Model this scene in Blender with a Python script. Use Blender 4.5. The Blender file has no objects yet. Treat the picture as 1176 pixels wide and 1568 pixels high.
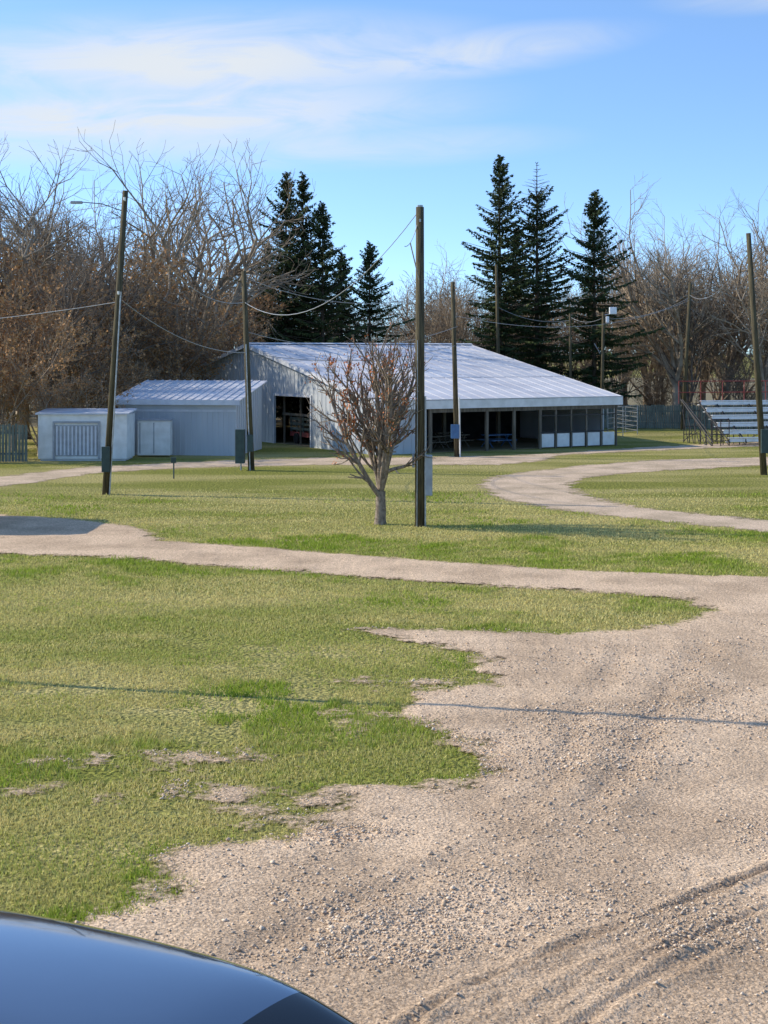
import bpy, math, random
import numpy as np
from mathutils import Vector, Matrix
random.seed(4); RNG=np.random.default_rng(7)
S=bpy.context.scene
S.view_settings.view_transform='Standard'
try: S.view_settings.look='None'
except: pass
S.view_settings.exposure=0
COL=S.collection
F=2265.0; HC=5.6; HZ=540.0
def g(px,py):            # surveyed ground point (metres) from photo measurements
    Y=F*HC/(py-HZ); return ((px-588)*Y/F, Y)

# ---------------------------------------------------------------- materials
def mat(name,c1,c2=None,scale=4,rough=.85,metal=0,bump=0,bscale=30,detail=5,stretch=(1,1,1),coat=0,lo=.35,hi=.65):
    m=bpy.data.materials.new(name); m.use_nodes=True
    nt=m.node_tree; N=nt.nodes; L=nt.links
    b=N['Principled BSDF']; b.inputs['Roughness'].default_value=rough; b.inputs['Metallic'].default_value=metal
    if coat: b.inputs['Coat Weight'].default_value=coat; b.inputs['Coat Roughness'].default_value=.03
    if rough>.7: b.inputs['Specular IOR Level'].default_value=.2
    tc=N.new('ShaderNodeTexCoord'); mp=N.new('ShaderNodeMapping'); mp.inputs['Scale'].default_value=stretch
    L.new(tc.outputs['Object'],mp.inputs[0])
    if c2 is None: c2=tuple(c*.8 for c in c1)
    n=N.new('ShaderNodeTexNoise'); n.inputs['Scale'].default_value=scale; n.inputs['Detail'].default_value=detail
    L.new(mp.outputs[0],n.inputs['Vector'])
    r=N.new('ShaderNodeValToRGB'); r.color_ramp.elements[0].position=lo; r.color_ramp.elements[1].position=hi
    r.color_ramp.elements[0].color=(*c1,1); r.color_ramp.elements[1].color=(*c2,1)
    L.new(n.outputs['Fac'],r.inputs[0]); L.new(r.outputs[0],b.inputs['Base Color'])
    if bump:
        n2=N.new('ShaderNodeTexNoise'); n2.inputs['Scale'].default_value=bscale; n2.inputs['Detail'].default_value=4
        L.new(mp.outputs[0],n2.inputs['Vector'])
        bp=N.new('ShaderNodeBump'); bp.inputs['Strength'].default_value=bump; bp.inputs['Distance'].default_value=.03
        L.new(n2.outputs['Fac'],bp.inputs['Height']); L.new(bp.outputs[0],b.inputs['Normal'])
    return m
M={}
M['roof']=mat('white_metal_roofing',(.70,.68,.69),(.56,.55,.58),.8,.5,0,.1,6,stretch=(.4,1,1))
M['wall']=mat('painted_metal_siding',(.53,.55,.57),(.45,.48,.51),.8,.55,0,.1,5,stretch=(1,1,.3))
M['white']=mat('white_paint',(.82,.81,.78),(.68,.67,.63),2,.5)
M['trim']=mat('trim_paint',(.66,.67,.70),(.55,.56,.6),2,.5)
M['dark']=mat('interior_shade_black',(.03,.03,.03),(.015,.015,.015),2,.9)  # near-black colour stands in for the shade inside the barn
M['wood']=mat('weathered_board',(.20,.17,.13),(.11,.095,.07),3,.9,0,.4,20,stretch=(3,3,.4))
M['fence']=mat('green_grey_board',(.20,.22,.18),(.11,.12,.10),2,.9,0,.3,20,stretch=(3,3,.4))
M['pole']=mat('creosote_pole_wood',(.14,.115,.065),(.055,.046,.03),5,.9,0,.6,25,stretch=(4,4,.25))
M['steel']=mat('galvanised_steel',(.42,.43,.44),(.28,.29,.30),6,.4,.7)
M['alum']=mat('aluminium_plank',(.72,.74,.78),(.6,.62,.66),4,.35,.3)
M['black']=mat('black_steel',(.02,.02,.022),(.035,.03,.03),5,.6)
M['red']=mat('red_paint',(.30,.05,.04),(.22,.04,.035),4,.7)
M['gbox']=mat('dark_green_cabinet',(.05,.08,.07),(.035,.055,.05),4,.6)
M['grey']=mat('grey_enclosure',(.38,.40,.42),(.3,.31,.33),4,.5,.2)
M['blue']=mat('blue_paint',(.06,.16,.32),(.05,.12,.25),4,.5)
M['bark']=mat('grey_brown_bark',(.40,.315,.225),(.21,.165,.12),1.5,.95)
M['bark2']=mat('dark_bark',(.25,.195,.145),(.13,.10,.075),1.5,.95)
M['bark3']=mat('pale_twig_bark',(.48,.385,.285),(.30,.24,.175),1.2,.95)
M['barkc']=mat('pear_bark',(.36,.285,.22),(.16,.125,.095),7,.95,0,.6,30)
M['sprucebark']=mat('spruce_bark',(.12,.09,.065),(.06,.05,.035),3,.95)
M['needle']=mat('spruce_needles',(.034,.054,.020),(.082,.108,.038),1.1,.8)
M['rust']=mat('dry_brown_leaves',(.50,.28,.12),(.32,.175,.085),.9,.9)
M['orange']=mat('orange_leaves',(.64,.21,.07),(.42,.15,.06),3,.8)
M['paint']=mat('blue_grey_car_paint',(.19,.225,.275),(.20,.235,.285),3,.14,.9,coat=1)
M['glass']=mat('dark_window_glass',(.01,.012,.014),(.012,.014,.016),3,.05)
M['rubber']=mat('tyre_rubber',(.02,.02,.02),(.03,.03,.03),9,.85)
M['lamp']=mat('lamp_housing',(.85,.86,.88),(.75,.76,.78),5,.3)
M['litter']=mat('leaf_litter',(.27,.21,.13),(.17,.15,.07),.6,.95,0,.5,8)

# ---------------------------------------------------------------- mesh helpers
def mkmesh(name,V,Fc,mats=(),mi=None,smooth=False):
    V=np.asarray(V,dtype=np.float32); Fc=np.asarray(Fc,dtype=np.int32)
    k=Fc.shape[1]; me=bpy.data.meshes.new(name)
    me.vertices.add(len(V)); me.vertices.foreach_set('co',V.ravel())
    me.loops.add(Fc.size); me.loops.foreach_set('vertex_index',Fc.ravel())
    me.polygons.add(len(Fc))
    me.polygons.foreach_set('loop_start',np.arange(0,Fc.size,k,dtype=np.int32))
    me.polygons.foreach_set('loop_total',np.full(len(Fc),k,dtype=np.int32))
    for m in mats: me.materials.append(m)
    if mi is not None: me.polygons.foreach_set('material_index',np.asarray(mi,dtype=np.int32))
    if smooth: me.polygons.foreach_set('use_smooth',np.ones(len(Fc),dtype=bool))
    me.update(calc_edges=True); me.validate(); return me
def add(name,me,parent=None,loc=(0,0,0),rot=0,sc=1):
    o=bpy.data.objects.new(name,me); COL.objects.link(o)
    o.location=loc; o.rotation_euler=(0,0,rot)
    o.scale=(sc,)*3 if not isinstance(sc,tuple) else sc
    if parent: o.parent=parent
    return o
def empty(name,loc=(0,0,0),rot=0):
    o=bpy.data.objects.new(name,None); COL.objects.link(o); o.location=loc; o.rotation_euler=(0,0,rot); o.empty_display_size=.3; return o
def tubes(segs,sides=4):
    P0=np.array([s[0] for s in segs],float); P1=np.array([s[1] for s in segs],float)
    R0=np.array([s[2] for s in segs]); R1=np.array([s[3] for s in segs])
    D=P1-P0; D/=np.linalg.norm(D,axis=1)[:,None]+1e-9
    ref=np.where(np.abs(D[:,2:3])>.9,np.array([[1.,0,0]]),np.array([[0,0,1.]]))
    A=np.cross(D,ref); A/=np.linalg.norm(A,axis=1)[:,None]+1e-9; B=np.cross(D,A)
    V=np.zeros((len(segs),2*sides,3))
    for k in range(sides):
        t=2*math.pi*k/sides; o=A*math.cos(t)+B*math.sin(t)
        V[:,k]=P0+o*R0[:,None]; V[:,sides+k]=P1+o*R1[:,None]
    Fq=np.array([[k,(k+1)%sides,sides+(k+1)%sides,sides+k] for k in range(sides)])
    Fc=(np.arange(len(segs))*2*sides)[:,None,None]+Fq[None]
    return V.reshape(-1,3),Fc.reshape(-1,4)
class Part:                      # collects boxes / prisms / tubes into one mesh
    def __init__(s): s.v=[]; s.f=[]
    def box(s,x0,x1,y0,y1,z0,z1):
        n=len(s.v); s.v+=[(x0,y0,z0),(x1,y0,z0),(x1,y1,z0),(x0,y1,z0),(x0,y0,z1),(x1,y0,z1),(x1,y1,z1),(x0,y1,z1)]
        s.f+=[[n+a for a in q] for q in ((0,3,2,1),(4,5,6,7),(0,1,5,4),(1,2,6,5),(2,3,7,6),(3,0,4,7))]; return s
    def prism(s,pts,off):         # pts 3D polygon, off = extrude vector
        n=len(s.v); k=len(pts); s.v+=[tuple(p) for p in pts]+[tuple(np.array(p)+np.array(off)) for p in pts]
        s.f.append([n+i for i in range(k)][::-1]); s.f.append([n+k+i for i in range(k)])
        for i in range(k): j=(i+1)%k; s.f.append([n+i,n+j,n+k+j,n+k+i])
        return s
    def tube(s,p0,p1,r0,r1=None,sides=8):
        r1=r0 if r1 is None else r1
        V,Fc=tubes([(p0,p1,r0,r1)],sides); n=len(s.v); s.v+=[tuple(v) for v in V]; s.f+=[[n+a for a in q] for q in Fc.tolist()]
        s.f.append([n+i for i in range(sides)][::-1]); s.f.append([n+sides+i for i in range(sides)]); return s
    def make(s,name,m,parent=None,bevel=0,smooth=False,**k):
        me=bpy.data.meshes.new(name); me.from_pydata(s.v,[],s.f); me.materials.append(m); me.update()
        o=add(name,me,parent,**k)
        if smooth:
            for p in me.polygons: p.use_smooth=len(p.vertices)==4
        if bevel:
            b=o.modifiers.new('bevel','BEVEL'); b.width=bevel; b.segments=2
        return o
def hsh(ix,iy,s):
    n=(ix*374761393+iy*668265263+s*1442695041)&0xffffffff
    n=((n^(n>>13))*1274126177)&0xffffffff
    return ((n^(n>>16))&0xffff)/65535.0
def vn(x,y,sc,seed=0):
    x=np.asarray(x)*sc; y=np.asarray(y)*sc
    ix=np.floor(x).astype(np.int64); iy=np.floor(y).astype(np.int64); fx=x-ix; fy=y-iy
    fx=fx*fx*(3-2*fx); fy=fy*fy*(3-2*fy)
    a=hsh(ix,iy,seed); b=hsh(ix+1,iy,seed); c=hsh(ix,iy+1,seed); d=hsh(ix+1,iy+1,seed)
    return (a*(1-fx)+b*fx)*(1-fy)+(c*(1-fx)+d*fx)*fy
def fbm(x,y,sc,seed=0,o=4):
    r=0;a=.5
    for i in range(o): r=r+a*vn(x,y,sc*2**i,seed+i*7); a*=.5
    return r/(1-.5**o)

# ---------------------------------------------------------------- ground layout
lot=[g(*p) for p in [(0,818),(60,820),(150,821),(240,829),(420,842),(600,856),(850,874),(1000,880),(1176,886),(1500,890),(2400,1000),(2600,1568),(1800,2400),(-1200,2400),(-700,1500),
   (0,1432),(100,1418),(170,1404),(240,1375),(262,1345),(255,1318),(330,1300),(430,1296),(560,1272),(520,1250),(465,1228),(560,1218),(640,1212),(720,1190),(768,1165),(700,1132),(640,1108),(615,1085),(650,1062),(760,1052),(745,1020),(735,1000),(640,984),(540,966),
   (640,966),(800,972),(960,970),(1060,955),(1095,935),(1050,918),(900,906),(750,898),(600,888),(450,876),(300,865),(150,853),(0,848),(-700,830),(-700,800)]]
leftpad=[g(*p) for p in [(-900,780),(0,789),(110,797),(190,806),(225,815),(240,828),(100,826),(0,822),(-900,815)]]
pathB=[g(*p) for p in [(1500,836),(1176,815),(1000,797),(850,781),(765,764),(735,748),(738,734),(790,724),(900,712),(1010,704),(1176,700),(1500,700),(1500,684),(1176,683),(1000,690),(860,697),(830,706),(760,712),(640,712),(500,712),(300,716),(150,724),(60,738),(0,746),(-700,765),(-700,735),(0,730),(120,716),(300,707),(480,701),(640,700),(800,697),(1000,684),(1176,676),(1600,672),(1700,712),(1176,712),(1000,722),(905,730),(872,742),(890,756),(960,774),(1080,788),(1176,796),(1500,806)]]
def sdf(x,y,poly):
    x=np.asarray(x,float).ravel(); y=np.asarray(y,float).ravel()
    d=np.full(x.shape,1e9); ins=np.zeros(x.shape,bool); n=len(poly)
    for i in range(n):
        ax,ay=poly[i]; bx,by=poly[(i+1)%n]; ex,ey=bx-ax,by-ay
        t=np.clip(((x-ax)*ex+(y-ay)*ey)/(ex*ex+ey*ey+1e-9),0,1)
        d=np.minimum(d,np.hypot(x-ax-t*ex,y-ay-t*ey))
        c=((ay>y)!=(by>y)); 
        xi=ax+(y-ay)*ex/(ey if abs(ey)>1e-12 else 1e-12)
        ins^=c&(x<xi)
    return np.where(ins,d,-d)
bare=[(g(110,1172),2.4,.26),(g(330,1215),1.6,.26),(g(40,1215),1.4,.26),(g(250,1160),1.4,.2),(g(620,1050),1.2,.3),(g(700,1110),1.5,.35),(g(560,1090),1.0,.2),(g(420,1250),1.2,.3)]
def lotf(x,y):
    x=np.asarray(x,float).ravel(); y=np.asarray(y,float).ravel()
    e=np.maximum(sdf(x,y,lot),sdf(x,y,leftpad))
    for (c,rx,ry) in bare:                      # worn, thin patches of turf
        q=1-np.hypot((x-c[0])/rx,(y-c[1])/(ry*2.2)); e=np.maximum(e,np.clip(q,-5,1)*.36-.38)
    return e+(fbm(x,y,2.6,401,4)-.5)*.8*(y<30)+(fbm(x,y,.9,477,4)-.5)*.5*(y<34)

def ground_mat():
    m=bpy.data.materials.new('lawn_grass'); m.use_nodes=True; nt=m.node_tree; N=nt.nodes; L=nt.links; b=N['Principled BSDF']
    b.inputs['Roughness'].default_value=.95; b.inputs['Specular IOR Level'].default_value=.1
    tc=N.new('ShaderNodeTexCoord')
    def noise(s,d=5,st=(1,1,1)):
        mp=N.new('ShaderNodeMapping'); mp.inputs['Scale'].default_value=st; L.new(tc.outputs['Object'],mp.inputs[0])
        n=N.new('ShaderNodeTexNoise'); n.inputs['Scale'].default_value=s; n.inputs['Detail'].default_value=d; L.new(mp.outputs[0],n.inputs['Vector']); return n.outputs['Fac']
    def ramp(f,a,ca,bb,cb):
        r=N.new('ShaderNodeValToRGB'); r.color_ramp.elements[0].position=a; r.color_ramp.elements[1].position=bb
        r.color_ramp.elements[0].color=(*ca,1); r.color_ramp.elements[1].color=(*cb,1); L.new(f,r.inputs[0]); return r.outputs[0]
    def mix(f,a,bb,t='MIX'):
        x=N.new('ShaderNodeMix'); x.data_type='RGBA'; x.blend_type=t
        if isinstance(f,float): x.inputs[0].default_value=f
        else: L.new(f,x.inputs[0])
        L.new(a,x.inputs[6]); L.new(bb,x.inputs[7]); return x.outputs[2]
    green=ramp(noise(7,7),.35,(.17,.18,.035),.65,(.31,.31,.07))
    dry=ramp(noise(11,7),.35,(.38,.33,.12),.65,(.54,.46,.20))
    big=ramp(noise(.28,8,(.35,1,1)),.40,(0,0,0),.60,(.9,.9,.9))
    c=mix(big,green,dry)
    fine=ramp(noise(30,6,(.6,.4,1)),.36,(.42,.43,.40),.60,(1.22,1.2,1.15))
    c=mix(1.0,c,fine,'MULTIPLY')
    L.new(c,b.inputs['Base Color'])
    bp=N.new('ShaderNodeBump'); bp.inputs['Strength'].default_value=1; bp.inputs['Distance'].default_value=.14
    L.new(noise(9,8),bp.inputs['Height']); L.new(bp.outputs[0],b.inputs['Normal'])
    return m
def gravel_mat(name,ca,cb,amp,cr=None):
    m=bpy.data.materials.new(name); m.use_nodes=True; nt=m.node_tree; N=nt.nodes; L=nt.links; b=N['Principled BSDF']
    b.inputs['Roughness'].default_value=.95; b.inputs['Specular IOR Level'].default_value=.1
    tc=N.new('ShaderNodeTexCoord')
    def noise(s,d=5):
        n=N.new('ShaderNodeTexNoise'); n.inputs['Scale'].default_value=s; n.inputs['Detail'].default_value=d; L.new(tc.outputs['Object'],n.inputs['Vector']); return n.outputs['Fac']
    r=N.new('ShaderNodeValToRGB'); e=r.color_ramp.elements; e[0].position=.36; e[0].color=(*cb,1); e[1].position=.60; e[1].color=(*ca,1); L.new(noise(.55,10),r.inputs[0])
    colr=r.outputs[0]
    if cr:
        ra=N.new('ShaderNodeAttribute'); ra.attribute_name='rut'; mr_=N.new('ShaderNodeMix'); mr_.data_type='RGBA'
        L.new(ra.outputs['Fac'],mr_.inputs[0]); L.new(colr,mr_.inputs[6]); mr_.inputs[7].default_value=(*cr,1); colr=mr_.outputs[2]
    v=N.new('ShaderNodeTexVoronoi'); v.inputs['Scale'].default_value=42; L.new(tc.outputs['Object'],v.inputs['Vector'])
    sp=N.new('ShaderNodeSeparateColor'); L.new(v.outputs['Color'],sp.inputs[0])
    r2=N.new('ShaderNodeValToRGB'); r2.color_ramp.elements[0].color=(.55,.53,.52,1); r2.color_ramp.elements[1].color=(1.22,1.2,1.18,1); L.new(sp.outputs[0],r2.inputs[0])
    x=N.new('ShaderNodeMix'); x.data_type='RGBA'; x.blend_type='MULTIPLY'; x.inputs[0].default_value=1; L.new(colr,x.inputs[6]); L.new(r2.outputs[0],x.inputs[7]); L.new(x.outputs[2],b.inputs['Base Color'])
    bp=N.new('ShaderNodeBump'); bp.inputs['Strength'].default_value=1; bp.inputs['Distance'].default_value=.03; L.new(noise(24,7),bp.inputs['Height']); L.new(bp.outputs[0],b.inputs['Normal'])
    at=N.new('ShaderNodeAttribute'); at.attribute_name='edge'
    def M2(op,a,bv):
        q=N.new('ShaderNodeMath'); q.operation=op
        for i,w in enumerate((a,bv)):
            if isinstance(w,(int,float)): q.inputs[i].default_value=w
            else: L.new(w,q.inputs[i])
        return q.outputs[0]
    n1=M2('MULTIPLY',M2('SUBTRACT',noise(1.3,6),.5),amp*2.4); n2=M2('MULTIPLY',M2('SUBTRACT',noise(11,5),.5),amp*1.8)
    s=M2('ADD',M2('ADD',at.outputs['Fac'],n1),n2)
    mr=N.new('ShaderNodeMapRange'); mr.inputs['From Min'].default_value=-.22; mr.inputs['From Max'].default_value=.12; L.new(s,mr.inputs['Value'])
    tr=N.new('ShaderNodeBsdfTransparent'); ms=N.new('ShaderNodeMixShader'); L.new(mr.outputs[0],ms.inputs[0]); L.new(tr.outputs[0],ms.inputs[1]); L.new(b.outputs[0],ms.inputs[2])
    L.new(ms.outputs[0],N['Material Output'].inputs[0]); return m
gm=ground_mat()
me=mkmesh('ground',[(-2500,-300,0),(2500,-300,0),(2500,4000,0),(-2500,4000,0)],[[0,1,2,3]],[gm]); add('ground',me)
ruts=[[g(560,1640),g(690,1532),g(860,1462),g(1030,1398),g(1176,1338),g(1400,1250)],
      [g(800,1640),g(960,1530),g(1080,1470),g(1176,1430),g(1400,1330)],
      [g(700,1330),g(860,1280),g(960,1180),g(1010,1080),g(1080,990)],
      [g(330,1500),g(520,1400),g(760,1300),g(860,1200),g(880,1100),g(960,1000)],
      [g(500,1640),g(760,1545),g(980,1480),g(1176,1400),g(1400,1300)],
      [g(700,1640),g(900,1500),g(1060,1420),g(1176,1375),g(1400,1290)]]
RW=(.055,.06,.25,.22,.05,.06); RA=(.036,.026,.018,.018,.022,.018)
def dpoly(x,y,pl):
    d=np.full(x.shape,1e9)
    for i in range(len(pl)-1):
        ax,ay=pl[i]; ex,ey=pl[i+1][0]-ax,pl[i+1][1]-ay
        t=np.clip(((x-ax)*ex+(y-ay)*ey)/(ex*ex+ey*ey),0,1); d=np.minimum(d,np.hypot(x-ax-t*ex,y-ay-t*ey))
    return d
def rutd(x,y,i): return dpoly(x,y,ruts[i])+.16*(vn(x,y,1.2,i)-.5)+.04*(vn(x,y,6,i)-.5)
def lotz(x,y):
    z=.02+.04*fbm(x,y,.9,3,4)+.024*fbm(x,y,7,11,3)
    for i in range(6):
        w=RW[i]; d=rutd(x,y,i); a=RA[i]*(.2+1.3*vn(x,y,.9,40+i))
        z=z+a*(np.exp(-((d-w*1.6)/w)**2)-.6*np.exp(-(d/w)**2))
    return np.maximum(z,.004)
def rutmask(x,y):
    m=np.zeros(x.shape)
    for i in (0,1,4,5): m=np.maximum(m,np.exp(-(rutd(x,y,i)/(RW[i]*1.5))**2)*np.clip(vn(x,y,.7,60+i)*1.8-.35,0,1)*(.75,.5,0,0,.5,.35)[i])
    m=np.maximum(m,.42*np.clip((fbm(x,y,.45,333,5)-.53)*6,0,1)*np.clip((21-y)/5,0,1))
    tr=np.minimum(dpoly(x,y,ruts[2]),dpoly(x,y,ruts[3])); m=np.maximum(m,.4*np.exp(-(tr/.45)**2)*vn(x,y,.9,88))
    return m
def sheet(name,xs,ys,ef,zf,m,margin,rut=False):
    X,Yg=np.meshgrid(xs,ys); x=X.ravel(); y=Yg.ravel(); e=ef(x,y); z=zf(x,y)
    nx=len(xs); I=np.arange(len(x)).reshape(X.shape)
    Fc=np.stack([I[:-1,:-1],I[:-1,1:],I[1:,1:],I[1:,:-1]],-1).reshape(-1,4)
    Fc=Fc[e[Fc].max(1)>-margin]
    used=np.unique(Fc); re=np.zeros(len(x),int); re[used]=np.arange(len(used))
    me=mkmesh(name,np.stack([x,y,z],1)[used],re[Fc],[m],smooth=True)
    a=me.attributes.new('edge','FLOAT','POINT'); a.data.foreach_set('value',e[used].astype(np.float32))
    if rut:
        a=me.attributes.new('rut','FLOAT','POINT'); a.data.foreach_set('value',rutmask(x[used],y[used]).astype(np.float32))
    return add(name,me)
gl=gravel_mat('pinkish_gravel',(.74,.55,.375),(.54,.395,.265),.6,(.34,.235,.15))
sheet('gravel_lot',np.concatenate([np.arange(-40,-8,.5),np.arange(-8,8,.055),np.arange(8,40,.5)]),
      np.concatenate([np.arange(7,11,.3),np.arange(11,24,.055),np.arange(24,60,.35)]),lotf,
      lambda x,y: lotz(x,y)*np.clip((lotf(x,y)+.6)/1.0,0,1)+.004,gl,1.4,True)
gl2=gravel_mat('dirt_track_gravel',(.70,.54,.39),(.50,.39,.27),.8)
sheet('dirt_track',np.arange(-45,50,.4),np.arange(40,102,.4),lambda x,y:sdf(x,y,pathB)-.15,lambda x,y:np.full(x.shape,.008),gl2,1.7)
add('leaf_litter_ground',mkmesh('leaf_litter',[(-200,111,.004),(200,111,.004),(200,330,.004),(-200,330,.004)],[[0,1,2,3]],[M['litter']]))

# ---------------------------------------------------------------- grass blades
def blades():
    xs=[];ys=[]
    for (y0,y1,den) in ((12.5,18,1600),(18,24,1300),(24,32,850),(32,46,480),(46,62,260)):
        A=.62*(y0+y1)/2*(y1-y0)*1.05; n=int(A*den)
        y=RNG.uniform(y0,y1,n); x=RNG.uniform(-.31,.31,n)*y
        xs.append(x);ys.append(y)
    x=np.concatenate(xs);y=np.concatenate(ys)
    e=np.maximum(lotf(x,y),np.where(y>40,sdf(x,y,pathB),-9))+(fbm(x,y,1.3,21)-.5)*.8+(vn(x,y,6,5)-.5)*.6
    keep=(e<RNG.normal(-.05,.16,len(x)))
    thin=np.clip((fbm(x,y,.8,611,4)-.60)*7,0,.7)*(y<30)
    keep&=RNG.random(len(x))<(.10+1.25*fbm(x,y,2.5,31,4)-thin)*np.clip((61-y)/16,0,1)
    x=x[keep];y=y[keep];e=e[keep];n=len(x)
    band=np.exp(-((y-(21+.12*x))/2.2)**2)
    lush=np.clip((fbm(x,y,.45,51,4)-.5)*2.8+.06+.45*np.exp(-((e+.3)/.35)**2)*(y<24)+.34*band-.3*np.exp(-((y-31.5)/1.5)**2)+(vn(x,y,3.5,71)-.5)*.6,0,1)
    h=RNG.uniform(.02,.042,n)*(1+1.3*lush)*(1+.2*(y>30)); w=RNG.uniform(.005,.010,n)*(1+(y-15)/26)
    a=RNG.uniform(0,math.pi*2,n); lx=RNG.normal(0,.5,n)*h; ly=RNG.normal(0,.5,n)*h
    V=np.zeros((n,3,3)); V[:,0]=np.stack([x-np.cos(a)*w,y-np.sin(a)*w,np.zeros(n)],1); V[:,1]=np.stack([x+np.cos(a)*w,y+np.sin(a)*w,np.zeros(n)],1)
    V[:,2]=np.stack([x+lx,y+ly,h+.01],1)
    m=bpy.data.materials.new('grass_blades'); m.use_nodes=True; N=m.node_tree.nodes; L=m.node_tree.links; b=N['Principled BSDF']
    b.inputs['Roughness'].default_value=.7; b.inputs['Specular IOR Level'].default_value=.2
    at=N.new('ShaderNodeAttribute'); at.attribute_name='tint'; L.new(at.outputs['Color'],b.inputs['Base Color'])
    t=N.new('ShaderNodeBsdfTranslucent'); L.new(at.outputs['Color'],t.inputs[0]); ms=N.new('ShaderNodeMixShader'); ms.inputs[0].default_value=.35
    L.new(b.outputs[0],ms.inputs[1]); L.new(t.outputs[0],ms.inputs[2]); L.new(ms.outputs[0],N['Material Output'].inputs[0])
    me=mkmesh('lawn_grass_blades',V.reshape(-1,3),np.arange(3*n).reshape(-1,3),[m])
    dryp=np.clip((fbm(x*.5,y,.55,77,4)-.5)*2.6,-.4,.5)
    dry=np.clip(.98-lush*1.25+RNG.normal(0,.22,n)+dryp,0,1.35)[:,None]
    c=(1-np.minimum(dry,1))*np.array([.31,.405,.045])+np.minimum(dry,1)*np.array([.66,.585,.22])+np.maximum(dry-1,0)*np.array([.30,.17,.14]); c*=RNG.uniform(.62,1.2,(n,1))
    c=np.clip(c,0,.8)
    c=np.repeat(np.concatenate([c,np.ones((n,1))],1),3,axis=0).astype(np.float32)
    ca=me.color_attributes.new('tint','FLOAT_COLOR','POINT'); ca.data.foreach_set('color',c.ravel())
    add('lawn_grass',me)
blades()
# ---------------------------------------------------------------- pebbles
def pebbles():
    n=220000; y=12+RNG.random(n)**1.4*20; x=RNG.uniform(-.31,.31,n)*y
    e=lotf(x,y); dens=fbm(x,y,.7,91,5); tr=np.minimum(dpoly(x,y,ruts[2]),dpoly(x,y,ruts[3]))
    tf=np.exp(-(tr/.6)**2)*vn(x,y,.6,8)
    p=np.clip((dens-.48)*4.5,0.03,1)+.9*tf+.15*np.exp(-(e/.5)**2)
    k=(e>-.15)&(RNG.random(n)<p*.65); x=x[k];y=y[k];tf=tf[k];n=len(x)
    r=RNG.gamma(2.0,.0040,n)*(1+.4*tf)+.003; r=np.minimum(r,.034)
    z=lotz(x,y)+.004
    O=np.array([(1,0,0),(-1,0,0),(0,1,0),(0,-1,0),(0,0,1),(0,0,-1)],float)
    J=O[None]*RNG.uniform(.65,1.3,(n,6,1))+RNG.normal(0,.18,(n,6,3)); J[:,:,2]*=.7
    a=RNG.uniform(0,6.28,n); ca,sa=np.cos(a),np.sin(a); X=J[:,:,0]*ca[:,None]-J[:,:,1]*sa[:,None]; Yy=J[:,:,0]*sa[:,None]+J[:,:,1]*ca[:,None]
    V=np.stack([X,Yy,J[:,:,2]],-1)*r[:,None,None]+np.stack([x,y,z+r*.25],1)[:,None]
    T=np.array([(0,2,4),(2,1,4),(1,3,4),(3,0,4),(2,0,5),(1,2,5),(3,1,5),(0,3,5)])
    Fc=(np.arange(n)*6)[:,None,None]+T[None]
    mats=[mat('stone_tan',(.62,.465,.325),(.50,.375,.26),20,.9),mat('stone_pale',(.76,.62,.47),(.64,.51,.39),20,.9),mat('stone_grey',(.32,.265,.21),(.42,.345,.275),20,.9)]
    mi=np.repeat(RNG.choice(3,n,p=[.5,.32,.18]),8)
    add('gravel_stones',mkmesh('gravel_stones',V.reshape(-1,3),Fc.reshape(-1,3),mats,mi))
pebbles()

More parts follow.
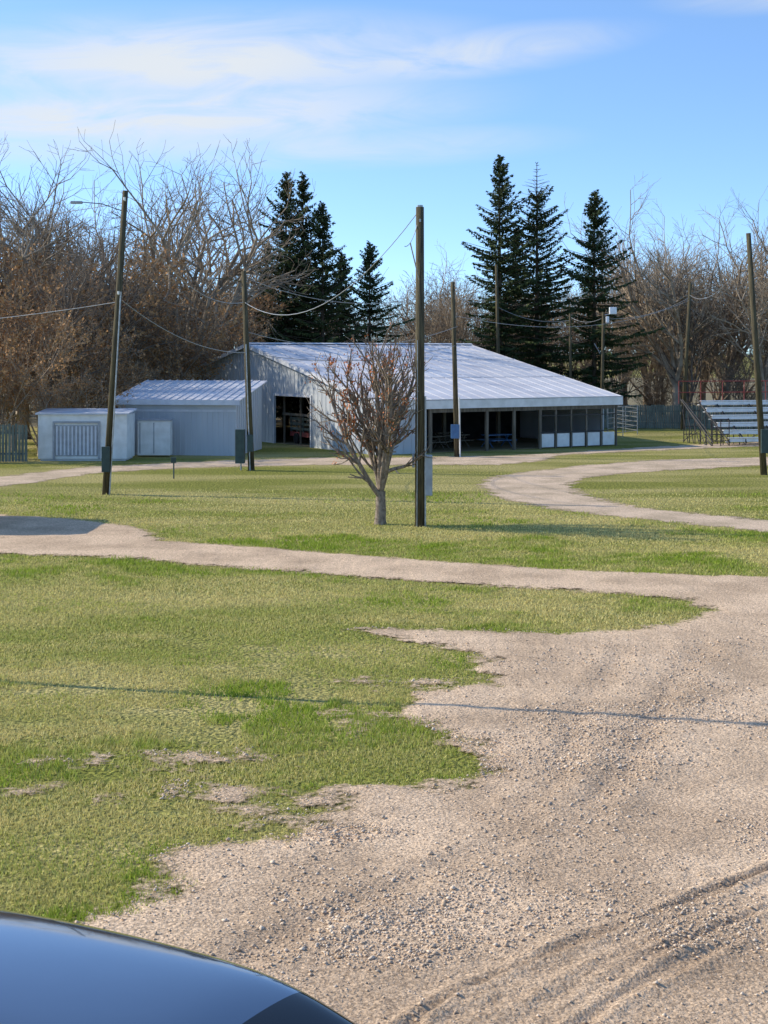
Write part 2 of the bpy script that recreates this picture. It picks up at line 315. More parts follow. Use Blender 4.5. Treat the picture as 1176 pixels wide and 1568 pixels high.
# ---------------------------------------------------------------- bare trees
def grow(seed,H,tr,fork=.25,limbs=5,spread=38,levels=4,ch=2,rmin=.013,wob=.14,up=.07,leafn=0,leafs=.09,kl=.62,mats=None,leafmat=None,sides0=6,prob=1.0):
    R=random.Random(seed); thick=[];thin=[];leaf=[]
    def rv(s): return Vector((R.gauss(0,s),R.gauss(0,s),R.gauss(0,s)))
    def side(d,ang):
        a=d.orthogonal().normalized(); a.rotate(Matrix.Rotation(R.uniform(0,6.283),3,d)); return (d*math.cos(ang)+a*math.sin(ang)).normalized()
    def br(p,d,L,r,lev):
        n=(5,5,4,3,2,2)[lev] if lev<levels else 2
        st=L/n
        for i in range(n):
            d=(d+rv(wob)+Vector((0,0,up))).normalized(); q=p+d*st; r2=max(r*(1-.62/n),rmin*.8)
            (thick if r>.05 else thin).append((p[:],q[:],r,r2))
            if lev<levels:
                for c in range(ch+(1 if lev==1 and i>0 else 0)):
                    if lev==1 and i==0 and c>0: continue
                    if R.random()>prob: continue
                    br(q,side(d,math.radians(R.uniform(22,58))),L*kl*R.uniform(.7,1.1)*(1-.35*i/n),max(r2*.66,rmin),lev+1)
            elif leafn:
                for _ in range(leafn):
                    if R.random()<.8: leaf.append(tuple(p+(q-p)*R.random()+rv(.08)))
            p=q;r=r2
    p=Vector((0,0,-.1)); d=Vector((0,0,1)); n=4; r=tr*1.15
    for i in range(n):
        q=p+(d+Vector((R.gauss(0,.05),R.gauss(0,.05),0)))*(H*fork/n); r2=r*(.8 if i==0 else .94); thick.append((p[:],q[:],r,r2)); p=q;r=r2
    for i in range(limbs):
        a=6.283*(i+R.uniform(-.3,.3))/limbs; t=math.radians(R.uniform(spread*.35,spread)) if i else math.radians(5)
        dd=Vector((math.cos(a)*math.sin(t),math.sin(a)*math.sin(t),math.cos(t)))
        br(p-Vector((0,0,R.uniform(0,H*fork*.25))),dd,H*(.5 if i else .58)*R.uniform(.85,1.1),r*R.uniform(.5,.68),1)
    V1,F1=tubes(thick,sides0); V2,F2=tubes(thin,3)
    V=[V1,V2]; Fs=[F1,F2+len(V1)]; mi=[np.zeros(len(F1)+len(F2),int)]
    if leaf:
        P=np.array(leaf); n=len(P); rg=np.random.default_rng(seed)
        A=rg.normal(0,1,(n,3)); A/=np.linalg.norm(A,axis=1)[:,None]; B=np.cross(A,rg.normal(0,1,(n,3))); B/=np.linalg.norm(B,axis=1)[:,None]
        s=(rg.uniform(.6,1.2,n)*leafs)[:,None]
        Q=np.stack([P-A*s,P-B*s*.5,P+A*s,P+B*s*.5],1).reshape(-1,3); b0=len(V1)+len(V2)
        V.append(Q); Fs.append(np.arange(4*n).reshape(-1,4)+b0); mi.append(np.ones(n,int))
    V=np.concatenate(V); zt=V[:,2].max(); V=V*(H/zt)
    me=mkmesh('bare_tree_mesh',V,np.concatenate(Fs),[mats or M['bark'],leafmat or M['rust']],np.concatenate(mi),smooth=True)
    me['thick_verts']=len(V1); return me
T_big=[grow(11,20,.46,.16,5,42,4,2,mats=M['bark'],prob=.76,rmin=.012),grow(12,20,.44,.22,4,45,4,2,mats=M['bark2'],prob=.80,rmin=.012),grow(13,19,.42,.18,6,36,4,2,mats=M['bark3'],prob=.72,rmin=.012)]
T_mid=[grow(21,13,.2,.15,5,40,4,2,mats=M['bark'],rmin=.014,prob=.70),grow(22,13,.18,.12,6,45,4,2,mats=M['bark3'],rmin=.014,prob=.70),grow(23,13,.18,.12,5,40,4,2,mats=M['bark2'],rmin=.014,prob=.75)]
T_rust=[grow(31,11,.16,.10,6,48,4,2,mats=M['bark'],leafn=3,leafs=.11,prob=.70),grow(32,11,.16,.08,6,55,4,2,mats=M['bark3'],leafn=2,leafs=.11,prob=.70)]

# ---------------------------------------------------------------- spruces
def spruce(seed,H,rk=.42,cap=3.3,top_bare=0,gap=.36):
    R=np.random.default_rng(seed); segs=[((0,0,-.1),(0,0,H*.5),H*.013,H*.008),((0,0,H*.5),(0,0,H),H*.008,.02)]; Q=[]
    z=H*.05; side=R.uniform(0,6.28)
    while z<H-.15:
        dt=H-z; rad=min(rk*dt**.85+.12,cap)*(1+.18*math.sin(z*1.9+seed)+R.normal(0,.07)); nb=int(R.integers(5,8))
        a0=R.uniform(0,6.28)
        for b in range(nb):
            if R.random()<.10: continue
            a=a0+6.283*b/nb+R.normal(0,.25); L=rad*R.uniform(.5,1.2)*(1+.12*math.cos(a-side))
            if dt<top_bare: 
                segs.append(((0,0,z),(math.cos(a)*L,math.sin(a)*L,z+.25*L),.018,.01)); continue
            f=z/H; el=math.radians(-20+50*f**1.5+R.normal(0,7))
            zz=z+R.uniform(-.2,.2); o=np.array([0,0,zz]); hd=np.array([math.cos(a),math.sin(a),0]); sd=np.array([-math.sin(a),math.cos(a),0])
            def pt(t): return o+hd*L*t*math.cos(el)+np.array([0,0,L*(math.sin(el)*t+.24*t*t)])
            segs.append((tuple(o),tuple(pt(1)),.03,.012))
            ns=max(3,int(L/.14))
            for i in range(ns):
                t=(i+R.random())/ns
                if t<.08: continue
                c=pt(t); wl=(.32+.30*L*.3)*(1.15-t*.7)
                for sgn in (-1,1):
                    d=hd*R.uniform(.35,.9)+sd*sgn*R.uniform(.5,1)+np.array([0,0,R.uniform(-.5,.05)]); d/=np.linalg.norm(d)
                    l=wl*R.uniform(.7,1.3); w=R.uniform(.06,.12); n=np.cross(d,[0,0,1]); n/=np.linalg.norm(n); n=n+np.array([0,0,R.uniform(-.6,.6)])
                    e=c+d*l; Q.append((c-n*w*.5,c+d*l*.5-n*w,e,c+d*l*.5+n*w))
                l=R.uniform(.2,.5)*(1.1-.6*t); w=R.uniform(.06,.12)
                Q.append((c-hd*w,c+np.array([0,0,-l*.5])-hd*w*.8,c+np.array([R.normal(0,.04),R.normal(0,.04),-l]),c+hd*w))
        z+=gap*R.uniform(.7,1.45)*(1 if dt>3 else .7)
    for zz in np.arange(H-1.2 if not top_bare else H-.1,H,.08):
        for k in range(3):
            a=R.uniform(0,6.28); d=np.array([math.cos(a)*.14,math.sin(a)*.14,.12]); c=np.array([0,0,zz]); Q.append((c,c+d*.6+[0,0,.04],c+d,c+d*.5-[0,0,.03]))
    V1,F1=tubes(segs,5); V2=np.array(Q).reshape(-1,3); F2=np.arange(len(V2)).reshape(-1,4)+len(V1)
    return mkmesh('spruce_mesh',np.concatenate([V1,V2]),np.concatenate([F1,F2]),[M['sprucebark'],M['needle']],np.concatenate([np.zeros(len(F1),int),np.ones(len(F2),int)]))
SP=[spruce(1,21,.46,3.2),spruce(2,20,.44,3.2),spruce(3,17,.52,3.5),spruce(4,20.5,.50,3.6,top_bare=2.6)]
def put(name,mesh,px,Y,top,H0,rot=None):
    z=HC+(HZ-top)/F*Y; s=z/H0
    add(name,mesh,loc=((px-588)/F*Y,Y,0),rot=random.uniform(0,6.28) if rot is None else rot,sc=s)
for px,Y,top,i in ((438,114,264,0),(464,115,266,1),(494,113,310,2),(523,120,385,2),(566,113.5,370,2),(765,114,238,0),(822,114.5,250,3),(910,114,292,2),(790,126,350,1),(410,122,370,1)):
    put('spruce_tree',SP[i],px,Y,top,(21,20,17,20.5)[i])
for px,Y,top,i in ((285,104,212,0),(195,110,238,2),(110,106,210,1),(35,96,190,0),(-70,92,190,2),(150,92,300,1),(345,121,290,2),(70,84,320,1),(240,116,225,0),(-10,106,190,2),
                   (1035,118,256,2),(1112,124,300,0),(1170,116,312,2),(955,128,306,2),(1250,116,300,0),(1320,122,280,2),(690,132,368,2),(1075,130,320,2),(990,134,350,0)):
    put('bare_deciduous_tree',T_big[i],px,Y,top,(20,20,19)[i])
for px,Y,top,i in ((20,84,420,0),(75,88,370,1),(130,93,390,0),(190,97,380,1),(235,97,430,0),(-50,82,400,1),(60,80,480,1),(-10,78,460,0),(150,88,470,1),(290,100,460,0),(105,95,345,0),(215,94,490,1),(330,112,430,0)):
    put('brown_leafed_tree',T_rust[i],px,Y,top,11)
line=empty('distant_tree_line',(0,118,0))
r2=random.Random(5)
for row,(y0,n) in enumerate(((120,32),(132,34),(148,34))):
    for i in range(n):
        x=-60+130*(i+r2.uniform(-.4,.4))/n; y=y0+r2.uniform(-3,6)
        H=r2.uniform(9.5,14)+row*1.0
        if x<-10: H=min(H,12+row)
        if -3<x<3: H*=.75
        o=add('tree_%d_%d'%(row,i),T_mid[r2.randrange(3)],line,loc=(x,y-118,-.2),rot=r2.uniform(0,6.28),sc=H/13)
for i in range(56):
    x=-40+95*(i+r2.uniform(-.4,.4))/56
    add('brush_%d'%i,T_rust[1] if r2.random()<.22 else T_mid[r2.randrange(3)],line,loc=(x,r2.uniform(115,126)-118,-.6),rot=r2.uniform(0,6.28),sc=r2.uniform(.3,.55))

# centre pear tree
pm=grow(78,6.65,.21,.15,10,48,3,3,rmin=.011,wob=.10,up=.15,kl=.46,mats=M['barkc'],sides0=9,prob=.68)
pv=np.zeros(len(pm.vertices)*3); pm.vertices.foreach_get('co',pv); pv=pv.reshape(-1,3)
wx=np.percentile(np.abs(pv[:,0]*math.cos(.6)-pv[:,1]*math.sin(.6)),95)
ps_=min(1.45,1.62/wx)
o=add('pear_tree',pm,loc=(g(582,803)[0],g(582,803)[1],0),rot=.6,sc=(ps_,ps_,1))
rr=np.random.default_rng(3); tv=pv[pm['thick_verts']:]
wxp=(tv[:,0]*math.cos(.6)-tv[:,1]*math.sin(.6))*ps_           # sideways position in the world
pw=.10+1.9*np.exp(-((wxp+1.1)/.42)**2-((tv[:,2]-3.7)/.9)**2)+.6*np.exp(-((wxp-1.1)/.42)**2-((tv[:,2]-3.9)/.8)**2)+.4*np.exp(-((tv[:,2]-5.4)/.6)**2)+.35*np.exp(-((wxp-.1)/.6)**2-((tv[:,2]-3.2)/.9)**2)
lv=[]
for i in rr.choice(len(tv),430,p=pw/pw.sum()):          # clusters of clinging leaves
    for _ in range(int(rr.integers(2,7))):
        c=tv[i]+rr.normal(0,.07,3); a=rr.normal(0,1,3);a/=np.linalg.norm(a);b=np.cross(a,rr.normal(0,1,3));b/=np.linalg.norm(b); l=rr.uniform(.035,.065)
        lv+= [c-a*l,c-b*l*.6,c+a*l,c+b*l*.6]
add('dry_leaves',mkmesh('dry_leaves',np.array(lv),np.arange(len(lv)).reshape(-1,4),[M['orange']]),o)

# ---------------------------------------------------------------- open barn
C0=(-.46,80.8); ang=math.atan2(8.5,14.4)
B=empty('open_sided_barn',(C0[0],C0[1],0),ang)
L_,W,E,Rg=16.7,32.0,3.0,6.1
sl=(Rg-E)/16
def rz(y): return E+ (y if y<16 else 32-y)*sl
gw=Part()
gw.box(0,.08,0,7.6,0,2.998); gw.box(0,.08,12.4,32,0,2.998)
gw.prism([(0,0,3.0),(0,32,3.0),(0,16,Rg-.03)],(.08,0,0))
gw.make('gable_wall',M['wall'],B)
rb=Part()
for y in np.arange(.25,32,.5):
    z0=3.0 if 7.5<y<12.5 else 0
    if rz(y)-.1>z0+.1: rb.box(-.022,-.002,y-.05,y+.05,z0,rz(y)-.08)
rb.make('gable_ribs',M['wall'],B)
fw=Part(); fw.prism([(L_-.1,0,3.0),(L_-.1,32,3.0),(L_-.1,16,Rg-.03)],(.08,0,0)); fw.box(L_-.1,L_-.02,1,32,0,2.998); fw.make('far_gable_wall',M['wall'],B)
sw=Part(); sw.box(.1,3.3,0,.08,0,2.44)
for x in np.arange(.35,3.3,.5): sw.box(x-.05,x+.05,-.028,-.002,0,2.44)
sw.make('side_wall',M['wall'],B)
bw=Part(); bw.box(.1,6.5,31.9,31.98,0,2.9); bw.box(13.5,L_-.12,31.9,31.98,0,2.9); bw.make('rear_wall',M['wall'],B)
fa=Part(); fa.box(-.3,L_+.3,-.42,-.36,2.47,3.0); fa.make('eave_fascia',M['white'],B)
rf=Part(); t=.05
rf.prism([(-.3,-.42,E-.42*sl+.01),(L_+.3,-.42,E-.42*sl+.01),(L_+.3,16,Rg+.01),(-.3,16,Rg+.01)],(0,0,t))
rf.prism([(-.3,16.002,Rg+.01),(L_+.3,16.002,Rg+.01),(L_+.3,32.4,E-.4*sl+.01),(-.3,32.4,E-.4*sl+.01)],(0,0,t))
rf.make('roof_panels',M['roof'],B)
rr_=Part()
for x in np.arange(-.2,L_+.3,.9):
    rr_.prism([(x-.03,-.42,E-.42*sl+.062),(x+.03,-.42,E-.42*sl+.062),(x+.03,15.9,Rg+.06),(x-.03,15.9,Rg+.06)],(0,0,.02))
    rr_.prism([(x-.03,16.1,Rg+.06),(x+.03,16.1,Rg+.06),(x+.03,32.4,E-.4*sl+.062),(x-.03,32.4,E-.4*sl+.062)],(0,0,.02))
rr_.make('roof_ribs',M['roof'],B)
rc=Part(); rc.prism([(-.32,15.7,Rg+.07),(-.32,16,Rg+.15),(-.32,16.3,Rg+.07)],(L_+.64,0,0))
for y in (5.3,10.7): rc.prism([(-.3,y-.04,rz(y)+.085),(L_+.3,y-.04,rz(y)+.085),(L_+.3,y+.04,rz(y)+.10),(-.3,y+.04,rz(y)+.10)],(0,0,.012))
rc.prism([(-.34,-.42,E-.3),(-.34,16,Rg-.16),(-.34,16,Rg+.07),(-.34,-.42,E-.02)],(.035,0,0)); rc.prism([(-.34,16.002,Rg-.16),(-.34,32.4,E-.3),(-.34,32.4,E-.02),(-.34,16.002,Rg+.07)],(.035,0,0))
rc.make('ridge_cap_and_rake_trim',M['trim'],B)
ps=Part()
for x in (3.4,5.3,7.2,9.1,10.95): ps.box(x-.08,x+.08,-.3,-.14,0,2.6)
for i in range(6):
    x=10.95+i*1.13
    if i: ps.box(x-.05,x+.05,-.3,-.2,0,2.6)
for y in (5.5,11,16.5,22,27):
    for x in (4,8,12): ps.box(x-.1,x+.1,y-.1,y+.1,0,rz(y)-.05)
ps.box(3.3,L_,-.28,-.16,2.25,2.46)
ps.make('posts_and_header',M['wood'],B)
fr=Part()
for i in range(5):
    x=10.95+i*1.13; fr.box(x+.1,x+.99,-.27,-.22,.08,.86)
fr.make('lower_panels',M['white'],B)
rl=Part(); rl.box(10.95,L_-.1,-.31,-.28,.92,.98); rl.box(10.95,L_-.1,-.31,-.28,1.9,1.95); rl.make('rails',M['black'],B)
pt_=Part(); pt_.box(3.4,L_-.15,9.5,9.6,0,4.4); pt_.make('interior_shade_panel',M['dark'],B)  # near-black panel added so the open bays read as deep shade
fl=Part(); fl.box(.1,L_-.12,.1,31.8,-.05,.02); fl.make('dirt_floor',M['litter'],B)
for k,(x,y) in enumerate(((5,2.5),(7.2,3.2),(9.6,2.2),(4.6,5),(8.3,5.6))):
    p=Part(); p.box(x-.9,x+.9,y-.37,y+.37,.72,.77); p.box(x-.9,x+.9,y-.8,y-.55,.43,.47); p.box(x-.9,x+.9,y+.55,y+.8,.43,.47)
    for s in(-.7,.7): p.tube((x+s,y-.6,0),(x+s,y+.2,.72),.035); p.tube((x+s,y+.6,0),(x+s,y-.2,.72),.035); p.box(x+s-.03,x+s+.03,y-.78,y+.78,.39,.43)
    p.make('picnic_table_%d'%k,M['blue' if k==2 else 'wood'],B)
df=Part(); df.box(-.06,-.03,7.45,7.6,0,3.1); df.box(-.06,-.03,12.4,12.55,0,3.1); df.box(-.065,-.03,7.6,12.4,2.95,3.1); df.make('door_trim',M['trim'],B)
gt=Part()
for y in (7.8,10.0,12.2): gt.box(.53,.62,y-.05,y+.05,.02,2.9)
gt.box(.48,.52,7.7,12.3,1.75,1.9); gt.make('inner_frame',M['wood'],B)
# low farm trailer with rack, standing just inside the doorway
wg=Part(); wg.box(1.0,3.0,8.0,12.2,.58,.70); wg.box(.96,1.0,8.0,12.2,.45,.72); wg.make('trailer_deck',M['red'],B)
wg=Part()
for z in (.85,1.15,1.45): wg.box(.96,1.0,8.0,12.2,z,z+.16)
for y in np.arange(8.05,12.2,.82): wg.box(1.003,1.06,y,y+.07,.71,1.65)
wg.make('trailer_rack',M['fence'],B)
wg=Part()
for y in(9,11.2): wg.tube((.85,y,.33),(1.02,y,.33),.33,sides=18); wg.tube((2.95,y,.33),(3.1,y,.33),.33,sides=18)
wg.make('trailer_wheels',M['rubber'],B)

# ---------------------------------------------------------------- annex
A=empty('metal_lean_to_shed',(-14.6,81.3,0),math.radians(-9)); lx,ly=6.65,5.9
p=Part(); p.box(0,lx,0,.08,0,2.98); p.prism([(lx-.08,.082,0),(lx-.08,ly,0),(lx-.08,ly,3.8),(lx-.08,.082,2.98)],(.08,0,0)); p.prism([(0,.082,0),(0,ly,0),(0,ly,3.8),(0,.082,2.98)],(.08,0,0)); p.box(.08,lx-.08,ly-.08,ly,0,3.8); p.make('walls',M['wall'],A)
p=Part()
for x in np.arange(.2,lx,.3): p.box(x-.05,x+.05,-.045,-.002,0,2.36)
for y in np.arange(.3,ly,.45): p.box(lx+.002,lx+.03,y-.05,y+.05,0,2.9+y*.14-.05)
p.make('siding_ribs',M['wall'],A)
p=Part(); p.prism([(-.3,-.35,2.98),(lx+.3,-.35,2.98),(lx+.3,ly+.1,3.92),(-.3,ly+.1,3.92)],(0,0,.05)); p.make('roof',M['roof'],A)
p=Part()
for x in np.arange(-.25,lx+.3,.45): p.prism([(x-.04,-.35,3.032),(x+.04,-.35,3.032),(x+.04,ly+.1,3.972),(x-.04,ly+.1,3.972)],(0,0,.04))
p.make('roof_ribs',M['roof'],A)
p=Part(); p.box(-.3,lx+.3,-.4,-.355,2.76,3.04); p.box(0,lx,-.05,-.035,2.38,2.5); p.make('fascia',M['trim'],A)
# ---------------------------------------------------------------- small white shed left
Sx0,Sx1=-17.9,-13.3
SH=empty('white_storage_shed',(Sx0,76.5,0)); w=Sx1-Sx0
p=Part(); p.box(0,w,0,2.4,.1,2.4); p.make('body',M['white'],SH,bevel=.02)
p=Part(); p.prism([(-.12,-.12,2.402),(w+.12,-.12,2.402),(w+.12,2.5,2.56),(-.12,2.5,2.56)],(0,0,.07)); p.box(.1,w-.1,.1,2.3,0,.1); p.make('roof_and_skid',M['trim'],SH)
p=Part(); p.box(.9,3.1,-.03,-.003,.25,1.85); p.make('door_recess',M['grey'],SH)
p=Part()
for x in np.arange(.95,3.05,.2): p.box(x,x+.09,-.07,-.032,.3,1.8)
p.make('door_slats',M['trim'],SH)
p=Part(); p.box(.78,.88,-.08,-.003,.1,1.95); p.box(3.12,3.22,-.08,-.003,.1,1.95); p.box(.78,3.22,-.08,-.003,1.952,2.05); p.make('door_frame',M['grey'],SH)
CB=empty('white_utility_cabinet',(-13.2,79.2,0))
p=Part(); p.box(0,1.75,0,.9,.1,1.95); p.make('body',M['white'],CB,bevel=.02)
p=Part(); p.box(-.06,1.81,-.06,.96,1.952,2.02); p.box(.85,.9,-.02,-.003,.2,1.85); p.box(.1,.16,-.02,-.003,.2,1.85); p.make('lid_and_seams',M['grey'],CB)

# ---------------------------------------------------------------- fences
def board_fence(name,x0,y0,x1,y1,h,m):
    L=math.hypot(x1-x0,y1-y0); o=empty(name,(x0,y0,0),math.atan2(y1-y0,x1-x0)); p=Part(); R=random.Random(int(L*7))
    x=0
    while x<L: p.box(x,x+.135,-.02+R.uniform(-.008,.008),.005,.04,h+R.uniform(-.05,.05)); x+=.165
    p.make('boards',m,o); p=Part(); p.box(0,L,.012,.06,.4,.5); p.box(0,L,.012,.06,h-.5,h-.4)
    x=0
    while x<L: p.box(x,x+.12,.062,.18,0,h+.02); x+=2.4
    p.make('rails_and_posts',m,o)
board_fence('wooden_board_fence',15.5,109,45,106,1.75,M['fence'])
board_fence('wooden_board_fence',-32,74.5,-18.2,75.5,1.95,M['fence'])
def pipe_panel(x0,y0,x1,y1,h):
    L=math.hypot(x1-x0,y1-y0); o=empty('pipe_corral_panel',(x0,y0,0),math.atan2(y1-y0,x1-x0)); p=Part()
    for z in np.linspace(.3,h,6): p.tube((0,0,z),(L,0,z),.025)
    for x in np.linspace(0,L,3): p.tube((x,0,0),(x,0,h),.03)
    p.make('pipes',M['steel'],o)
pipe_panel(14.6,96.5,17.3,101,2.0); pipe_panel(17.3,101,16.5,106,1.8)

# ---------------------------------------------------------------- bleachers
BL=empty('aluminium_bleachers',(19.6,88.5,0),math.radians(14))
p=Part(); q=Part(); s=Part()
for i in range(6):
    y=i*.75; z=.45+i*.42
    p.box(1.2,9,y,y+.28,z,z+.05); p.box(1.2,9,y+.32,y+.6,z-.25,z-.2); p.box(1.2,9,y+.1,y+.14,z-.21,z-.02)
for x in (.1,1.2,2.3,4.5,6.7,8.9):
    q.tube((x,0,.2),(x,4.4,2.65),.04)
    for i in range(6): y=.1+i*.78; q.tube((x,y,0),(x,y,.42+i*.42),.03)
    q.tube((x,.1,0),(x,4,2.4),.02); q.tube((x,4.1,.1),(x,1.5,.9),.02)
for z in (.3,.7,1.1): q.tube((.1,.1,z),(1.2,.1,z),.03)
for z in (.5,1,1.5,2,2.4): q.tube((.1,4.0,z),(1.2,4.0,z),.025)
for x in (.1,.65,1.2): q.tube((x,.1,0),(x,.1,1.6),.03)
q.tube((.1,.1,1.6),(1.2,.1,1.6),.03)
q.tube((.1,4.1,0),(2.3,4.1,2.3),.02); q.tube((2.3,4.1,0),(.1,4.1,2.3),.02)
for i in range(5): q.tube((.05,i*.8+.1,.0),(.05,i*.8+.9,.4+i*.42),.025); q.tube((.05,i*.8+.1,.6+i*.42),(.05,i*.8+.9,1.0+i*.42),.025)
for x in (0,1.5,3,4.5,6,9): s.tube((x,4.5,2.4),(x,4.5,3.8),.028)
for z in (3.1,3.8): s.tube((0,4.5,z),(9,4.5,z),.026)
p.make('seat_planks',M['alum'],BL); q.make('frame',M['black'],BL); s.make('guard_rails',M['red'],BL)

# ---------------------------------------------------------------- poles & wires
def pole(name,bx,by,bt,tx,top,r=.14,thin=.65,m='pole'):
    X,Y=g(bx,by) if bt is None else ((bx-588)/F*bt,bt)
    z=HC+(HZ-top)/F*Y; TX=(tx-588)/F*Y
    o=empty(name,(X,Y,0)); p=Part(); p.tube((0,0,-.1),(TX-X,0,z),r,r*thin,12); p.make('shaft',M[m],o,smooth=True)
    return o,X,Y,z,TX-X
PC,cx,cy,cz,cd=pole('utility_pole',643,806,None,643,317,.165,.78)
p=Part(); p.tube((-.02,-.1,7.9),(-.32,-.5,9.1),.02); p.tube((0,0,cz-.02),(.0,0,cz+.06),.1); p.box(-.03,.03,-.2,-.12,cz-.5,cz-.4); p.make('brackets',M['steel'],PC)
p=Part(); p.box(.175,.40,-.15,.1,1.0,2.3); p.box(-.25,-.17,-.1,.05,1.9,2.35); p.make('meter_boxes',M['grey'],PC,bevel=.015)
p=Part(); p.tube((.17,-.12,0),(.17,-.12,4.2),.03); p.tube((-.1,-.15,.0),(-.08,-.13,6),.015); p.make('conduit',M['steel'],PC)
PL,lx_,ly_,lz,ld=pole('utility_pole',162,757,None,192,292,.16,.7)
def street_arm(o,x,z,dx,up,r=.03):
    p=Part(); p.tube((x,0,z),(x+dx*.5,0,z+up*.8),r); p.tube((x+dx*.5,0,z+up*.8),(x+dx,0,z+up),r); p.make('lamp_arm',M['pole'],o)
    p=Part(); a,b=sorted((x+dx*1.28,x+dx*.98)); p.box(a,b,-.08,.08,z+up-.07,z+up+.04); p.make('lamp_head',M['grey'],o,bevel=.03)
street_arm(PL,.65,11.2,-1.6,.35,.018)
p=Part(); p.box(-.12,.2,-.28,-.16,.9,1.9); p.make('service_box',M['gbox'],PL,bevel=.01)
p=Part(); p.tube((.18,-.17,0),(.62,-.15,8),.03); p.make('conduit',M['steel'],PL)
p=Part()
for z in (7.9,11.6): p.tube((.03+z*.065,-.25,z),(.03+z*.065,.2,z),.03); p.tube((.03+z*.065,-.25,z),(.03+z*.065,-.25,z+.12),.045)
p.make('insulators',M['white'],PL)
P2,x2,y2,z2,d2=pole('utility_pole',385,720,None,373,415,.16,.7)
street_arm(P2,-.38,8.95,-1.35,.2)
p=Part(); p.box(-.75,-.3,-.3,.1,.35,1.95); p.box(-.18,.1,-.34,-.19,.9,1.7); p.make('breaker_cabinet',M['gbox'],P2,bevel=.015)
p=Part(); p.tube((-.5,0,0),(-.5,0,.4),.04); p.tube((-.05,-.17,0),(-.25,-.17,6),.03); p.make('conduit',M['steel'],P2)
P3,x3,y3,z3,d3=pole('utility_pole',700,0,79.5,693,432,.15,.7)
p=Part(); p.box(-.35,.1,-.3,-.16,1.0,1.75); p.make('blue_panel_box',M['blue'],P3,bevel=.015)
p=Part(); p.tube((.15,-.18,0),(.1,-.18,3.2),.04); p.make('conduit',M['white'],P3)
P4,x4,y4,z4,d4=pole('utility_pole',1170,727,None,1146,357,.16,.7)
p=Part(); p.box(-.2,.2,-.3,-.16,1.0,2.1); p.make('breaker_box',M['gbox'],P4,bevel=.015)
P5,x5,y5,z5,d5=pole('utility_pole',1045,658,None,1057,433,.16,.7)
P6,x6,y6,z6,d6=pole('utility_pole',765,0,109,760,405,.15,.7)
P7,x7,y7,z7,d7=pole('utility_pole',874,0,109,873,480,.11,.8)
P8,x8,y8,z8,d8=pole('floodlight_pole',921,0,104,924,478,.13,.75)
p=Part(); p.tube((.1,0,z8-.2),(.9,0,z8-.1),.03); p.tube((-.5,0,z8-2.2),(-.1,0,z8-2.9),.03); p.make('arm',M['steel'],P8)
p=Part(); p.box(.55,1.05,-.2,.15,z8-.15,z8+.35); p.box(.3,.52,-.2,.15,z8-.75,z8-.3); p.make('flood_lamps',M['lamp'],P8,bevel=.04)
# tall slim pole standing left of frame (its shadow crosses the foreground lawn)
FP=empty('light_pole',(-9.6,25.9,0)); p=Part(); p.tube((0,0,0),(0,0,9.8),.08,.065,10); p.make('shaft',M['steel'],FP); p=Part(); p.box(-.12,.12,-.1,.1,9.8,9.95); p.make('lamp_head',M['lamp'],FP)
def wire(p0,p1,sag,r=.014,n=18):
    P=[Vector(p0).lerp(Vector(p1),i/n)-Vector((0,0,sag*4*(i/n)*(1-i/n))) for i in range(n+1)]
    return [(P[i][:],P[i+1][:],r,r) for i in range(n)]
ws=[]
ws+=wire((lx_+ld*.93,ly_,lz*.95),(x2-.35,y2,8.0),1.2,.018)
ws+=wire((x2-.33,y2,8.0),(cx-.05,cy,cz-.15),1.7,.017)
ws+=wire((x2-.38,y2,9.2),(x3-.2,y3,9.0),1.0,.014)
ws+=wire((lx_+ld*.6,ly_,7.8),(x2-.2,y2,5.6),.6,.016)
ws+=wire((x2-.2,y2,5.6),(x3,y3,6.0),.6,.014)
ws+=wire((x2-.25,y2,6.6),(x3,y3,7.0),.9,.014)
ws+=wire((x3-.2,y3,7.6),(x5+.5,y5,9.4),1.2,.012)
ws+=wire((x3-.2,y3,8.8),(x6-.2,y6,10.5),.8,.014)
ws+=wire((x6-.2,y6,9.0),(x7,y7,8.0),.5,.014)
ws+=wire((x7,y7,8.2),(x8,y8,8.0),.3,.014)
ws+=wire((x8,y8,8.0),(x5+.5,y5,9.6),.5,.014)
ws+=wire((x5+.5,y5,9.8),(x4+d4,y4,10.2),1.0,.014)
ws+=wire((lx_+ld*.95,ly_,lz*.96),(-40,70,12),1.0)
ws+=wire((lx_+ld*.6,ly_,7.6),(-40,70,7.5),1.0)
ws+=wire((x4+d4,y4,10.6),(35,60,11),1.0)
ws+=wire((cx,cy,cz-.2),(cx-.5,cy-.4,9.0),.3,.012)
V,Fc=tubes(ws,4); add('overhead_wires',mkmesh('overhead_wires',V,Fc,[M['grey']]))
hy=g(266,733); HY=empty('yard_hydrant',(hy[0],hy[1],0)); p=Part(); p.tube((0,0,0),(0,0,.85),.035); p.box(-.12,.1,-.07,.07,.7,.95); p.make('standpipe',M['gbox'],HY,bevel=.01)

